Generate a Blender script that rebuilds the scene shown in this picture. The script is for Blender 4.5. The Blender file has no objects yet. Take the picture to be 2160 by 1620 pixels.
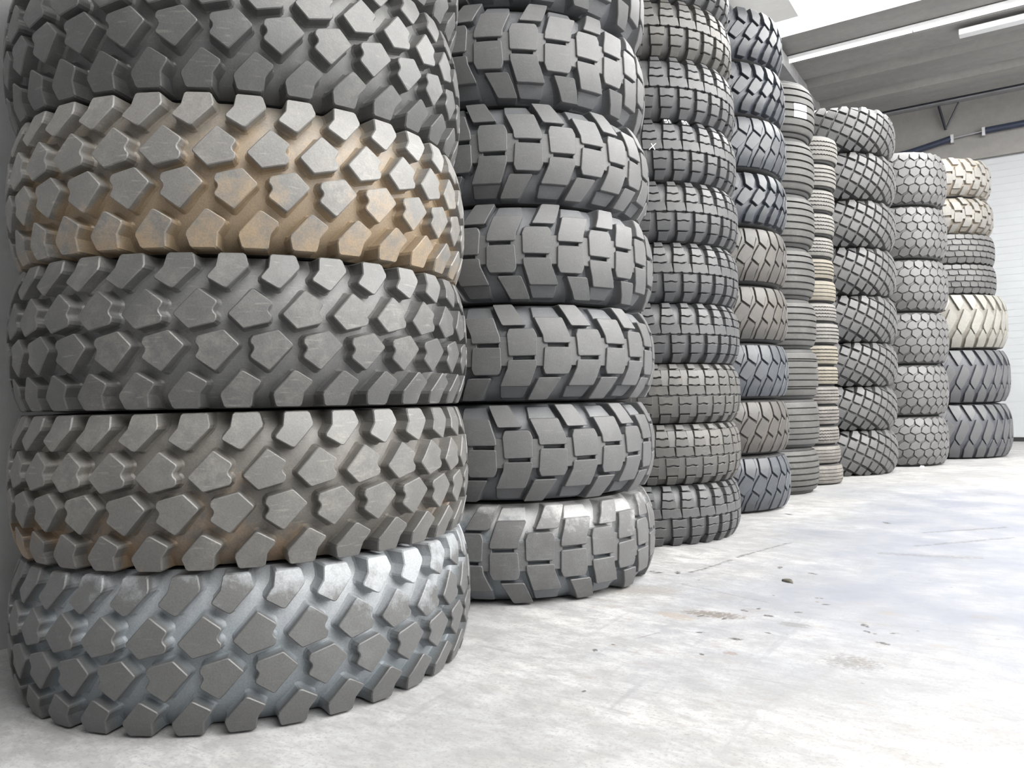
import bpy, math, random
from math import sin, cos, pi, sqrt, radians, atan2
from mathutils import Vector, Matrix, noise
from mathutils.geometry import delaunay_2d_cdt

random.seed(7)
S = bpy.context.scene
COL = S.collection

# ------------------------------------------------------------------ helpers
def link(o, parent=None):
    COL.objects.link(o)
    if parent: o.parent = parent
    return o

def mesh(name, verts, faces, mats=(), smooth=False, sharp=None, attr=None):
    me = bpy.data.meshes.new(name)
    me.from_pydata(verts, [], faces)
    for m in mats: me.materials.append(m)
    if attr is not None:
        a = me.attributes.new('lug', 'FLOAT', 'POINT')
        a.data.foreach_set('value', attr)
    if smooth:
        me.polygons.foreach_set('use_smooth', [True]*len(me.polygons))
        if sharp: me.set_sharp_from_angle(angle=radians(sharp))
    me.update()
    return me

def obj(name, me, parent=None, loc=None, rotz=0):
    o = bpy.data.objects.new(name, me)
    if loc: o.location = loc
    o.rotation_euler = (0, 0, rotz)
    return link(o, parent)

def tag(o, label=None, cat=None, group=None, kind=None):
    if label: o['label'] = label
    if cat: o['category'] = cat
    if group: o['group'] = group
    if kind: o['kind'] = kind
    return o

def empty(name, loc, rotz=0):
    o = bpy.data.objects.new(name, None)
    o.empty_display_size = .1
    o.location = loc
    o.rotation_euler = (0, 0, rotz)
    return link(o)

class MB:
    def __init__(s): s.v = []; s.f = []
    def box(s, x0, x1, y0, y1, z0, z1):
        b = len(s.v)
        s.v += [(x, y, z) for x in (x0, x1) for y in (y0, y1) for z in (z0, z1)]
        s.f += [tuple(b+i for i in q) for q in ((0,1,3,2),(4,6,7,5),(0,4,5,1),(2,3,7,6),(0,2,6,4),(1,5,7,3))]
        return s
    def prism_x(s, prof, x0, x1):          # prof: list of (y, z), extruded along X
        b = len(s.v); n = len(prof)
        s.v += [(x0, y, z) for y, z in prof] + [(x1, y, z) for y, z in prof]
        for i in range(n):
            j = (i+1) % n
            s.f.append((b+i, b+j, b+n+j, b+n+i))
        s.f.append(tuple(b+i for i in reversed(range(n))))
        s.f.append(tuple(b+n+i for i in range(n)))
        return s
    def tube(s, pts, r, seg=10):
        pts = [Vector(p) for p in pts]
        rings = []
        for i, p in enumerate(pts):
            t = (pts[min(i+1, len(pts)-1)] - pts[max(i-1, 0)]).normalized()
            a = t.cross(Vector((0, 0, 1)))
            if a.length < .01: a = Vector((1, 0, 0))
            a.normalize(); c = t.cross(a)
            b = len(s.v)
            s.v += [tuple(p + a*(r*cos(2*pi*k/seg)) + c*(r*sin(2*pi*k/seg))) for k in range(seg)]
            rings.append(b)
        for q, w in zip(rings, rings[1:]):
            for k in range(seg):
                s.f.append((q+k, q+(k+1) % seg, w+(k+1) % seg, w+k))
        s.f.append(tuple(rings[0]+k for k in reversed(range(seg))))
        s.f.append(tuple(rings[-1]+k for k in range(seg)))
        return s
    def build(s, name, mat, parent=None, bevel=0, smooth=False):
        o = obj(name, mesh(name, s.v, s.f, [mat], smooth=smooth, sharp=35 if smooth else None), parent)
        if bevel:
            m = o.modifiers.new('bevel', 'BEVEL'); m.width = bevel; m.segments = 2
        return o

# ------------------------------------------------------------------ materials
def new_mat(name):
    m = bpy.data.materials.new(name); m.use_nodes = True
    nt = m.node_tree; nt.nodes.clear()
    out = nt.nodes.new('ShaderNodeOutputMaterial')
    bs = nt.nodes.new('ShaderNodeBsdfPrincipled')
    nt.links.new(bs.outputs[0], out.inputs[0])
    return m, nt, bs

def N(nt, t, **kw):
    n = nt.nodes.new('ShaderNode'+t)
    for k, v in kw.items():
        if k.startswith('i_'):
            key = k[2:]; key = int(key) if key.isdigit() else key.replace('_', ' ')
            n.inputs[key].default_value = v
        else: setattr(n, k, v)
    return n

def L(nt, a, b): nt.links.new(a, b)

def ramp(nt, fac, stops):
    r = N(nt, 'ValToRGB')
    e = r.color_ramp.elements
    while len(e) < len(stops): e.new(.5)
    for x, (p, c) in zip(e, stops):
        x.position = p; x.color = (c, c, c, 1) if isinstance(c, (int, float)) else (*c, 1)
    L(nt, fac, r.inputs[0]); return r

def mix(nt, fac, a, b, mode='MIX'):
    m = N(nt, 'Mix', data_type='RGBA', blend_type=mode)
    for s, v in ((m.inputs[0], fac), (m.inputs[6], a), (m.inputs[7], b)):
        if hasattr(v, 'links'): L(nt, v, s)
        elif isinstance(v, (int, float)): s.default_value = v if s is m.inputs[0] else (v, v, v, 1)
        else: s.default_value = (*v, 1)
    return m.outputs[2]

def math_(nt, op, a, b=None, c=None, clamp=False):
    m = N(nt, 'Math', operation=op, use_clamp=clamp)
    for s, v in zip(m.inputs, (a, b, c)):
        if v is None: continue
        if hasattr(v, 'links'): L(nt, v, s)
        else: s.default_value = v
    return m.outputs[0]

def rubber(name, top, groove, dust=(.30, .31, .31), dust_amt=.25, mud=None, mud_amt=0, rough=.5, scale=1., mudpos=None):
    m, nt, bs = new_mat(name)
    at = N(nt, 'Attribute', attribute_name='lug')
    tc = N(nt, 'TexCoord'); oi = N(nt, 'ObjectInfo')
    loc = N(nt, 'VectorMath', operation='ADD'); 
    sc = N(nt, 'VectorMath', operation='SCALE'); L(nt, oi.outputs['Location'], sc.inputs[0]); sc.inputs['Scale'].default_value = 3.7
    L(nt, tc.outputs['Object'], loc.inputs[0]); L(nt, sc.outputs[0], loc.inputs[1])
    P = loc.outputs[0]
    n1 = N(nt, 'TexNoise', i_Scale=5*scale, i_Detail=5., i_Roughness=.6); L(nt, P, n1.inputs['Vector'])
    n2 = N(nt, 'TexNoise', i_Scale=34*scale, i_Detail=4., i_Roughness=.7); L(nt, P, n2.inputs['Vector'])
    n3 = N(nt, 'TexNoise', i_Scale=260*scale, i_Detail=2.); L(nt, P, n3.inputs['Vector'])
    lug = ramp(nt, at.outputs['Fac'], [(.15, 0.), (.8, 1.)])
    c = mix(nt, lug.outputs[0], groove, top)
    d = math_(nt, 'MULTIPLY', ramp(nt, n1.outputs[0], [(.42, 0.), (.68, 1.)]).outputs[0],
              ramp(nt, n2.outputs[0], [(.38, .1), (.66, 1.)]).outputs[0])
    c = mix(nt, math_(nt, 'MULTIPLY', d, dust_amt), c, dust)
    # scuffs
    mp = N(nt, 'Mapping'); mp.inputs['Scale'].default_value = (6, 6, 42); mp.inputs['Rotation'].default_value = (.5, .35, .2); L(nt, P, mp.inputs[0])
    n4 = N(nt, 'TexNoise', i_Scale=3.2*scale, i_Detail=3.); L(nt, mp.outputs[0], n4.inputs['Vector'])
    c = mix(nt, math_(nt, 'MULTIPLY', ramp(nt, n4.outputs[0], [(.62, 0.), (.72, 1.)]).outputs[0], dust_amt*.7), c, dust)
    if mud:
        n5 = N(nt, 'TexNoise', i_Scale=2.2, i_Detail=4., i_Roughness=.65); L(nt, P, n5.inputs['Vector'])
        big = n5.outputs[0]
        if mudpos is not None:      # stronger over one side of the tyre (object space direction)
            sp = N(nt, 'VectorMath', operation='DOT_PRODUCT'); L(nt, tc.outputs['Object'], sp.inputs[0]); sp.inputs[1].default_value = mudpos
            big = math_(nt, 'ADD', big, math_(nt, 'MULTIPLY', sp.outputs['Value'], .42))
        inv = math_(nt, 'SUBTRACT', 1., lug.outputs[0])
        g = math_(nt, 'ADD', big, math_(nt, 'MULTIPLY', inv, .2))
        g = math_(nt, 'ADD', g, math_(nt, 'MULTIPLY', math_(nt, 'SUBTRACT', n2.outputs[0], .5), .35))
        gm = ramp(nt, g, [(.70-mud_amt*.32, 0.), (.86-mud_amt*.25, 1.)])
        c = mix(nt, math_(nt, 'MULTIPLY', gm.outputs[0], .88), c, mud)
    c = mix(nt, ramp(nt, n3.outputs[0], [(.35, .82), (.65, 1.)]).outputs[0], (0, 0, 0), c)
    L(nt, c, bs.inputs['Base Color'])
    rr = math_(nt, 'ADD', math_(nt, 'MULTIPLY', n2.outputs[0], .3), rough-.15)
    L(nt, rr, bs.inputs['Roughness'])
    bs.inputs['Specular IOR Level'].default_value = .6
    b = N(nt, 'Bump', i_Strength=.14, i_Distance=.002)
    L(nt, math_(nt, 'ADD', n3.outputs[0], math_(nt, 'MULTIPLY', n2.outputs[0], 1.5)), b.inputs['Height']); L(nt, b.outputs[0], bs.inputs['Normal'])
    return m

def plain(name, col, rough=.5, metal=0, noise_amt=.08, scale=8, emit=0, bump=0):
    m, nt, bs = new_mat(name)
    tc = N(nt, 'TexCoord')
    n = N(nt, 'TexNoise', i_Scale=float(scale), i_Detail=5.); L(nt, tc.outputs['Object'], n.inputs['Vector'])
    dark = tuple(x*(1-noise_amt*2) for x in col)
    c = mix(nt, ramp(nt, n.outputs[0], [(.35, 0.), (.65, 1.)]).outputs[0], dark, col)
    L(nt, c, bs.inputs['Base Color'])
    bs.inputs['Roughness'].default_value = rough; bs.inputs['Metallic'].default_value = metal
    if emit:
        bs.inputs['Emission Color'].default_value = (*[min(1, x) for x in col], 1); bs.inputs['Emission Strength'].default_value = emit
    if bump:
        b = N(nt, 'Bump', i_Strength=bump, i_Distance=.01); L(nt, n.outputs[0], b.inputs['Height']); L(nt, b.outputs[0], bs.inputs['Normal'])
    return m

DK = (.042, .043, .044)
M = {}
M['A_clean'] = rubber('rubber_dark_scuffed', (.070, .070, .069), (.100, .101, .101), dust=(.26, .25, .23), dust_amt=.42)
M['A_top'] = rubber('rubber_dark_bare', (.064, .065, .065), (.085, .087, .087), dust=(.24, .235, .215), dust_amt=.32)
M['A_mud'] = rubber('rubber_tan_mud', (.135, .131, .124), (.165, .145, .12), dust=(.30, .29, .27), dust_amt=.6, mud=(.27, .20, .125), mud_amt=.16, mudpos=(.40, -.1, -2.6))
M['A_part'] = rubber('rubber_brown_edges', (.098, .096, .092), (.105, .098, .088), dust=(.28, .265, .235), dust_amt=.42, mud=(.24, .165, .10), mud_amt=.14, mudpos=(-.75, -.1, -2.2))
M['A_blue'] = rubber('rubber_bluish_dust', (.078, .078, .078), (.21, .235, .255), dust=(.20, .21, .215), dust_amt=.2, mud=(.27, .285, .30), mud_amt=-.12, mudpos=(.3, -.1, 3.4))  # extra pale tint, stronger towards the upper side
M['B'] = rubber('rubber_smooth_grey', (.082, .082, .083), (.105, .110, .119), dust=(.22, .22, .22), dust_amt=.2, rough=.55)
M['B_dusty'] = rubber('rubber_chalky_grey', (.085, .084, .084), (.17, .19, .21), dust=(.24, .25, .26), dust_amt=.25, mud=(.33, .33, .325), mud_amt=-.12, mudpos=(.2, .1, -3.2))
M['C'] = rubber('rubber_charcoal', (.058, .059, .062), (.088, .090, .095), dust=(.2, .19, .17), dust_amt=.2, scale=1.3)
M['C_worn'] = rubber('rubber_worn_brownish', (.066, .064, .061), (.085, .085, .083), dust=(.23, .20, .155), dust_amt=.25, scale=1.1)
M['D_blue'] = rubber('rubber_blue_black', (.044, .048, .054), (.040, .045, .057), dust=(.12, .15, .19), dust_amt=.3, rough=.45)
M['D_grey'] = rubber('rubber_brown_grey', (.056, .052, .047), (.075, .071, .064), dust=(.16, .13, .10), dust_amt=.3)
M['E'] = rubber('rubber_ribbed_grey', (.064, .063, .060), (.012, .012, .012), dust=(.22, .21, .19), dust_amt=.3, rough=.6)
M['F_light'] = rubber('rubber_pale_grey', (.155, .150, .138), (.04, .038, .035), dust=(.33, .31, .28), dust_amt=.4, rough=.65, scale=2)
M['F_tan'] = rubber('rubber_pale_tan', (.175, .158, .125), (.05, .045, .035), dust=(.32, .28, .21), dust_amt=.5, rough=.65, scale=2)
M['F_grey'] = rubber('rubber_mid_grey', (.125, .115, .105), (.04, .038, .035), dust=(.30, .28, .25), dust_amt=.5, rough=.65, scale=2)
M['G'] = rubber('rubber_lattice_grey', (.082, .082, .082), (.095, .096, .098), dust=(.22, .22, .22), dust_amt=.15)
M['H'] = rubber('rubber_pentagon_grey', (.105, .103, .103), (.095, .094, .096), dust=(.24, .23, .22), dust_amt=.2)
M['I_mud'] = rubber('rubber_pale_mud', (.165, .16, .148), (.165, .145, .12), dust=(.30, .285, .26), dust_amt=.5, mud=(.31, .26, .20), mud_amt=.02)
M['I_grey'] = rubber('rubber_mud_spotted', (.15, .145, .135), (.16, .14, .11), dust=(.33, .3, .25), dust_amt=.5, mud=(.30, .25, .19), mud_amt=.02)
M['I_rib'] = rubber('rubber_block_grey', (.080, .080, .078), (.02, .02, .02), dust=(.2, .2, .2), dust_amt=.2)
M['I_pale'] = rubber('rubber_pale_dusted', (.21, .205, .185), (.15, .14, .12), dust=(.38, .36, .32), dust_amt=.4)
M['I_dark'] = rubber('rubber_slate', (.070, .071, .076), (.045, .047, .060), dust=(.18, .18, .18), dust_amt=.2)
M['side'] = rubber('sidewall_rubber', (.035, .035, .035), (.035, .035, .035), dust=(.12, .12, .11), dust_amt=.2, rough=.6)
M['bead'] = plain('bead_rubber', (.022, .022, .022), .5)
M['white_label'] = plain('white_label_paper', (.85, .85, .86), .5, noise_amt=.02)
M['chalk'] = plain('white_chalk', (.85, .86, .88), .8, noise_amt=.04, scale=60)

# ------------------------------------------------------------------ tread patterns
# a pattern polygon: (list of (u, v)), height factor ; u in pitches, v 0 = top, 1 = bottom
def px(pts, ox, pu, oy, pv): return [((x-ox)/pu, (y-oy)/pv) for x, y in pts]
A_top1 = [(985,100),(1112,100),(1130,166),(1030,272),(1015,272),(938,226),(940,212),(975,168)]
A_cen = [(1140,276),(1150,276),(1228,332),(1230,345),(1212,372),(1216,388),(1230,400),(1224,432),(1106,462),(1098,460),(1036,398),(1036,388)]
def rot180(pts, cx, cy): return [(2*cx-x, 2*cy-y) for x, y in pts]
PA = [A_top1, A_cen, rot180(A_cen, 1180, 465), rot180(A_top1, 1180, 465)]
PATT = {}
PATT['A'] = [(px(p, 985, 244, 100, 730), 1.) for p in PA]
B1 = [[(360,430),(490,430),(572,582),(425,582)], [(468,612),(622,612),(640,656),(638,792),(465,795),(455,650)],
      [(460,830),(638,830),(634,872),(592,1005),(405,1005),(455,882)]]
Bbar = [(630,672),(714,672),(714,866),(630,866)]
Bsl1 = [(640,872),(706,872),(655,1040),(592,1040)]
mv = lambda pts: [(x+230, 1535-y) for x, y in pts]
PATT['B'] = [(px(p, 360, 460, 430, 675), 1.) for p in B1+[mv(q) for q in B1]] + \
            [(px(p, 360, 460, 430, 675), .76) for p in (Bbar, mv(Bbar))] + \
            [(px([(405,1003),(592,1003),(560,1085),(400,1085)], 360, 460, 430, 675), .45), (px(mv([(405,1003),(592,1003),(560,1085),(400,1085)]), 360, 460, 430, 675), .45)]
def wav(u0, u1, v, up):       # a slightly wavy edge from u0 to u1
    a = .012 if up else -.012
    return [(u0, v), (u0+.28*(u1-u0), v), (u0+.42*(u1-u0), v+a), (u0+.62*(u1-u0), v+a), (u0+.75*(u1-u0), v), (u1, v)]
def crow(v0, v1, w0, w1, c, e0=0, e1=0):
    t = wav(c-w0/2, c+w0/2, v0, e0) if e0 is not None else [(c-w0/2, v0), (c+w0/2, v0)]
    b = wav(c-w1/2, c+w1/2, v1, e1) if e1 is not None else [(c-w1/2, v1), (c+w1/2, v1)]
    return t + b[::-1]
PATT['C'] = [(crow(0, .086, .42, .46, .36, None, None), 1.), (crow(.106, .218, .54, .62, .36, None, 1), 1.), (crow(.240, .352, .65, .72, .36, 1, 1), 1.),
             ([(.0,.376),(.30,.376),(.42,.388),(.62,.376),(.90,.376),(.985,.5),(.93,.527),(.87,.514),(.72,.530),(.5,.527),(.42,.507),(.34,.522),(.1,.530),(.0,.512),(.02,.500)], .97),
             (crow(.551, .677, .73, .70, .86, 1, 0), 1.), (crow(.698, .838, .68, .62, .86, 0, None), 1.), (crow(.860, 1., .52, .48, .86, None, None), 1.)]
PATT['Cworn'] = PATT['C'] + [([(.66,.1),(1.06,.1),(1.06,.372),(.66,.372)], .6), ([(1.15,.54),(1.57,.54),(1.57,.9),(1.15,.9)], .55)]
D1 = [[(.03,0),(.72,0),(.80,.17),(.56,.385),(.48,.385),(-.04,.272),(-.02,.2)],
      [(-.04,.30),(.47,.41),(.52,.44),(.42,.53),(-.12,.70),(-.20,.695),(-.62,.60),(-.62,.57),(-.42,.46)],
      [(.38,.625),(.85,.725),(.88,.75),(.72,.84),(.68,1.),(-.05,1.),(.0,.84)]]
PATT['Ddeep'] = [(p, 1.) for p in D1]
PATT['D'] = PATT['Ddeep'] + [([(.70,0),(1.05,0),(1.0,.20),(1.0,.29),(.60,.46),(.42,.60),(.05,.84),(-.02,1),(-.36,1),(-.15,.76),(-.10,.66),(.38,.50),(.50,.40),(.78,.20)], .5)]
L3 = [[(.05,0),(.93,0),(1.02,.15),(.66,.31),(.56,.30),(.26,.14)],
      [(-.10,.28),(.02,.27),(.42,.38),(.44,.46),(-.14,.74),(-.30,.76),(-.62,.64),(-.60,.58)],
      [(.30,.66),(.40,.65),(.80,.80),(.80,1.),(.0,1.),(.0,.82)]]
PATT['L3'] = [(p, 1.) for p in L3]
G = []
for c, j in [(0, 0), (0, 1), (0, 2), (0, 3), (0, 4), (1, -1), (1, 0), (1, 1), (1, 2), (1, 3), (1, 4)]:
    u0 = .40*c - .20*j; v0 = -.03 + .20*j + .10*c
    q = [(u0, v0), (u0+.345, v0+.086), (u0+.345-.160, v0+.086+.165), (u0-.160, v0+.165)]
    if j == 0 and c == 0: q = [(u0+.02, 0), (u0+.27, 0), (u0+.33, .09), (u0+.18, .215), (u0-.155, .13)]
    if j == 4 and c == 1: q = [(u0, v0), (u0+.33, v0+.075), (u0+.24, 1.), (u0-.05, 1.), (u0-.09, v0+.07)]
    q = [(u, max(0, min(1, v))) for u, v in q]
    G.append((q, .7 if j == -1 else 1.))
PATT['G'] = G
Hh = []
for k in range(6):
    o = .43*k; v = .005 + .163*k; s = .985 if k < 5 else 1.
    base = [(.05, .035), (.56, .0), (.98, .05), (.80, .135), (.40, .182), (.02, .12)]
    if k % 2: base = [(1-u, .178-w) for u, w in base][::1]
    q = [(u+o, min(1, v+w)) for u, w in base]
    Hh.append(q)
PATT['H'] = [(p, 1.) for p in Hh]
PATT['R5'] = []
for k in range(5):
    o = (0, .5, .25, .75, .1)[k]; a = .2*k+.006; b = .2*k+.184
    a = max(0, a); sk = .10 if k % 2 else -.05
    PATT['R5'].append(([(o+.03, a+.018), (o+.5, a-.004), (o+1.03, a+.018), (o+1.03+sk, b-.012), (o+.5+sk, b+.008), (o+.03+sk, b-.012)], 1.))

SPEC = {  # R, W, tread share of W, lug depth, crown drop, extra base drop, N pitches, bead radius, shrink
 'A': dict(R=.630, W=.3605, tw=.975, dep=.036, drop=.030, xb=.034, n=34, rim=.262, fil=.007),
 'B': dict(R=.615, W=.3630, tw=.955, dep=.030, drop=.045, xb=.034, n=15, rim=.262, fil=.005, shrink=-.0022),
 'C': dict(R=.560, W=.3015, tw=.985, dep=.018, drop=.040, pw=3.2, xb=.028, n=34, rim=.262, fil=.0010, shrink=-.0008),
 'Cworn': dict(R=.560, W=.3015, tw=.98, dep=.013, drop=.040, pw=3.2, xb=.015, n=34, rim=.262, fil=.0012),
 'D': dict(R=.540, W=.3540, tw=.900, dep=.014, drop=.034, pw=3.2, xb=.004, n=32, rim=.262, fil=.003, shrink=.0035),
 'Ddeep': dict(R=.540, W=.3540, tw=.900, dep=.024, drop=.034, pw=3.2, xb=.01, n=32, rim=.262, fil=.003, shrink=.006),
 'G': dict(R=.650, W=.4130, tw=.985, dep=.020, drop=.060, pw=2.8, xb=.075, n=20, rim=.262, fil=.004, shrink=.002),
 'H': dict(R=.520, W=.5220, tw=.940, dep=.016, drop=.052, pw=3., xb=.010, n=31, rim=.262, fil=.003, shrink=-.001),
 'L3': dict(R=.800, W=.6000, tw=.960, dep=.022, drop=.065, pw=3., xb=.02, n=34, rim=.32, fil=.006, shrink=.006),
 'Bfar': dict(R=.680, W=.4330, tw=.940, dep=.024, drop=.055, pw=3., xb=.020, n=18, rim=.262, fil=.004, patt='B', shrink=.002),
 'R5': dict(R=.690, W=.3360, tw=.970, dep=.014, drop=.030, pw=3., xb=.006, n=42, rim=.30, fil=.002, shrink=.003),
}

def rot_pts(r, t, z): return (r*cos(t), r*sin(t), z)

def offset(poly, d):
    n = len(poly); out = []
    area = sum(poly[i][0]*poly[(i+1) % n][1]-poly[(i+1) % n][0]*poly[i][1] for i in range(n))
    sg = 1 if area > 0 else -1
    for i in range(n):
        p0, p1, p2 = poly[i-1], poly[i], poly[(i+1) % n]
        a = Vector((p1[0]-p0[0], p1[1]-p0[1])).normalized(); b = Vector((p2[0]-p1[0], p2[1]-p1[1])).normalized()
        na = Vector((a.y, -a.x))*sg; nb = Vector((b.y, -b.x))*sg
        m = (na+nb)
        if m.length < 1e-4: m = na
        m.normalize(); k = d/max(.55, m.dot(na))
        out.append((p1[0]+m.x*k, p1[1]+m.y*k))
    return out

def chamfer(poly, c):
    n = len(poly); out = []
    for i in range(n):
        p0, p1, p2 = (Vector(poly[i-1]), Vector(poly[i]), Vector(poly[(i+1) % n]))
        la, lb = (p0-p1).length, (p2-p1).length
        ang = (p0-p1).angle(p2-p1) if la > 1e-6 and lb > 1e-6 else pi
        cc = min(c, la*.3, lb*.3)
        if ang > 2.6 or cc < .0008: out.append(tuple(p1)); continue
        out.append(tuple(p1+(p0-p1)/la*cc)); out.append(tuple(p1+(p2-p1)/lb*cc))
    return out

def tread_profile(sp):
    Wt = sp['W']*sp['tw']
    rt = lambda z: sp['R'] - sp['drop']*abs(2*z/Wt)**sp.get('pw', 2.6)
    rb = lambda z: rt(z) - sp['dep'] - sp['xb']*abs(2*z/Wt)**5
    return Wt, rt, rb

def make_tread(key):
    sp = SPEC[key]; pat = PATT[sp.get('patt', key)]
    Wt, rt, rb = tread_profile(sp)
    R = sp['R']; n = sp['n']; P = 2*pi*R/n; H = Wt/2; dep = sp['dep']
    V = []; F = []; A = []
    # ---- blocks of one pitch in (x, z, height fraction)
    bv = []; bf = []
    for poly, hf in pat:
        p = [(u*P, H - v*Wt) for u, v in poly]
        if sp.get('shrink'): p = offset(p, -sp['shrink'])
        p = [(x, max(-H, min(H, z))) if abs(abs(z)-H) > .006 else (x, H if z > 0 else -H) for x, z in p]
        p = chamfer(p, .0045 if key[0] not in 'CHG' else .002)
        T = offset(p, -.0022)
        g = .045
        # subdivide the outline on grid lines
        params = []
        m = len(T)
        for i in range(m):
            a, b = T[i], T[(i+1) % m]; ts = [0.]
            for ax in (0, 1):
                lo, hi = sorted((a[ax], b[ax]))
                k = math.ceil(lo/g)
                while k*g < hi:
                    t = (k*g-a[ax])/(b[ax]-a[ax]) if b[ax] != a[ax] else 0
                    if .12 < t < .88 and all(abs(t-q) > .12 for q in ts): ts.append(t)
                    k += 1
            params += [(i, t) for t in sorted(ts)]
        def ring(q, h, edge=False):
            r = []
            for i, t in params:
                a, b = q[i], q[(i+1) % m]
                z = a[1]+(b[1]-a[1])*t
                r.append((a[0]+(b[0]-a[0])*t, max(-H, min(H, z)), h))
            return r
        fil = sp['fil']
        rings = [ring(offset(p, fil), -.06), ring(offset(p, fil*.28), .13*hf), ring(offset(p, fil*.08), .38*hf), ring(p, hf-.0022/dep*1.0), ring(T, hf)]
        base = len(bv)
        k = len(params)
        for r in rings: bv += r
        ccw = sum(T[i][0]*T[(i+1) % m][1]-T[(i+1) % m][0]*T[i][1] for i in range(m)) > 0
        for q in range(len(rings)-1):
            for i in range(k):
                j = (i+1) % k
                f = (base+q*k+i, base+q*k+j, base+(q+1)*k+j, base+(q+1)*k+i)
                bf.append(f if ccw else f[::-1])
        top = rings[-1]
        pts = [Vector((x, z)) for x, z, h in top]
        xs = [q.x for q in pts]; zs = [q.y for q in pts]
        inner = []
        for ix in range(math.ceil(min(xs)/g), math.floor(max(xs)/g)+1):
            for iz in range(math.ceil(min(zs)/g), math.floor(max(zs)/g)+1):
                q = Vector((ix*g, iz*g))
                ins = False
                for i in range(len(pts)):
                    a, b = pts[i], pts[i-1]
                    if (a.y > q.y) != (b.y > q.y) and q.x < (b.x-a.x)*(q.y-a.y)/(b.y-a.y)+a.x: ins = not ins
                if ins and min((q-w).length for w in pts) > .008: inner.append(q)
        res = delaunay_2d_cdt(pts+inner, [(i, (i+1) % k) for i in range(k)], [], 1, 1e-6)
        ov, _, of, orig = res[0], res[1], res[2], res[3]
        idx = []
        for q, src in zip(ov, orig):
            s = src[0] if src else None
            if s is not None and s < k: idx.append(base+(len(rings)-1)*k+s)
            else:
                idx.append(len(bv)); bv.append((q.x, q.y, hf))
        for t in of:
            if len(t) >= 3:
                a = sum(ov[t[i]].x*ov[t[(i+1) % len(t)]].y-ov[t[(i+1) % len(t)]].x*ov[t[i]].y for i in range(len(t)))
                t = t if a > 0 else t[::-1]
                bf.append(tuple(idx[i] for i in t))
    zlim = H
    for c in range(n):
        b = len(V); t0 = 2*pi*c/n
        for x, z, h in bv:
            r = rb(z) + (rt(z)-rb(z))*h if h > 0 else rb(z)+dep*h
            V.append(rot_pts(r, t0 + x/R, z)); A.append(max(0., min(1., h)))
        F += [tuple(b+i for i in f) for f in bf]
    # ---- casing under the blocks, closed ring
    seg = max(96, n*3); zc = [H*q for q in (-1, -.97, -.9, -.8, -.62, -.35, 0, .35, .62, .8, .9, .97, 1)]
    prof = [(rb(z), z) for z in zc] + [(rb(H)-.05, H*.96), (rb(0)-.045, 0), (rb(H)-.05, -H*.96)]
    b = len(V); k = len(prof)
    for s in range(seg):
        for r, z in prof:
            V.append(rot_pts(r, 2*pi*s/seg, z)); A.append(0.)
    for s in range(seg):
        s2 = (s+1) % seg
        for i in range(k):
            j = (i+1) % k
            F.append((b+s*k+i, b+s2*k+i, b+s2*k+j, b+s*k+j))
    return mesh('tread_'+key, V, F, smooth=True, sharp=24, attr=A)

def make_ribbed(key, R, W, tw, grooves, gw, gd, drop, wave=0, nw=60, seg=None):
    Wt = W*tw; H = Wt/2; seg = seg or 120
    seg = max(seg, nw*6 if wave else 0)
    rt = lambda z: R - drop*abs(z/H)**3.2
    pr = []                       # (z, depth, waveflag)
    pr.append((-H, .012, 0)); pr.append((-H*.985, .003, 0))
    marks = []
    for v in grooves:
        z = H - v*Wt
        marks += [(z-gw/2-.0008, 0, 1), (z-gw/2+.0006, gd, 1), (z+gw/2-.0006, gd, 1), (z+gw/2+.0008, 0, 1)]
    marks.sort()
    allz = [(-H*.96, 0, 0)] + marks + [(H*.96, 0, 0)]
    out = [allz[0]]
    for a, q in zip(allz, allz[1:]):
        if q[0]-a[0] > .012:
            for t in (.2, .5, .8): out.append((a[0]+(q[0]-a[0])*t, 0, 0))
        out.append(q)
    pr += out + [(H*.985, .003, 0), (H, .012, 0)]
    V = []; F = []; A = []
    k = len(pr)+3
    for s in range(seg):
        t = 2*pi*s/seg; ph = nw*s/seg % 1.
        w = wave*(abs(ph*4-2)-1)
        for z, d, fl in pr:
            V.append(rot_pts(rt(z)-d, t, z+(w if fl else 0))); A.append(1. if d < .002 else 0.)
        for r, z in ((R-drop-.05, H*.96), (R-.06, 0), (R-drop-.05, -H*.96)):
            V.append(rot_pts(r, t, z)); A.append(0.)
    for s in range(seg):
        s2 = (s+1) % seg
        for i in range(k):
            j = (i+1) % k
            F.append((s*k+i, s2*k+i, s2*k+j, s*k+j))
    SPEC[key] = dict(R=R, W=W, tw=tw, dep=.012, drop=drop, xb=0, rim=(.286 if R > .35 else .19), n=nw)
    return mesh('tread_'+key, V, F, smooth=True, sharp=40, attr=A)

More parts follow.
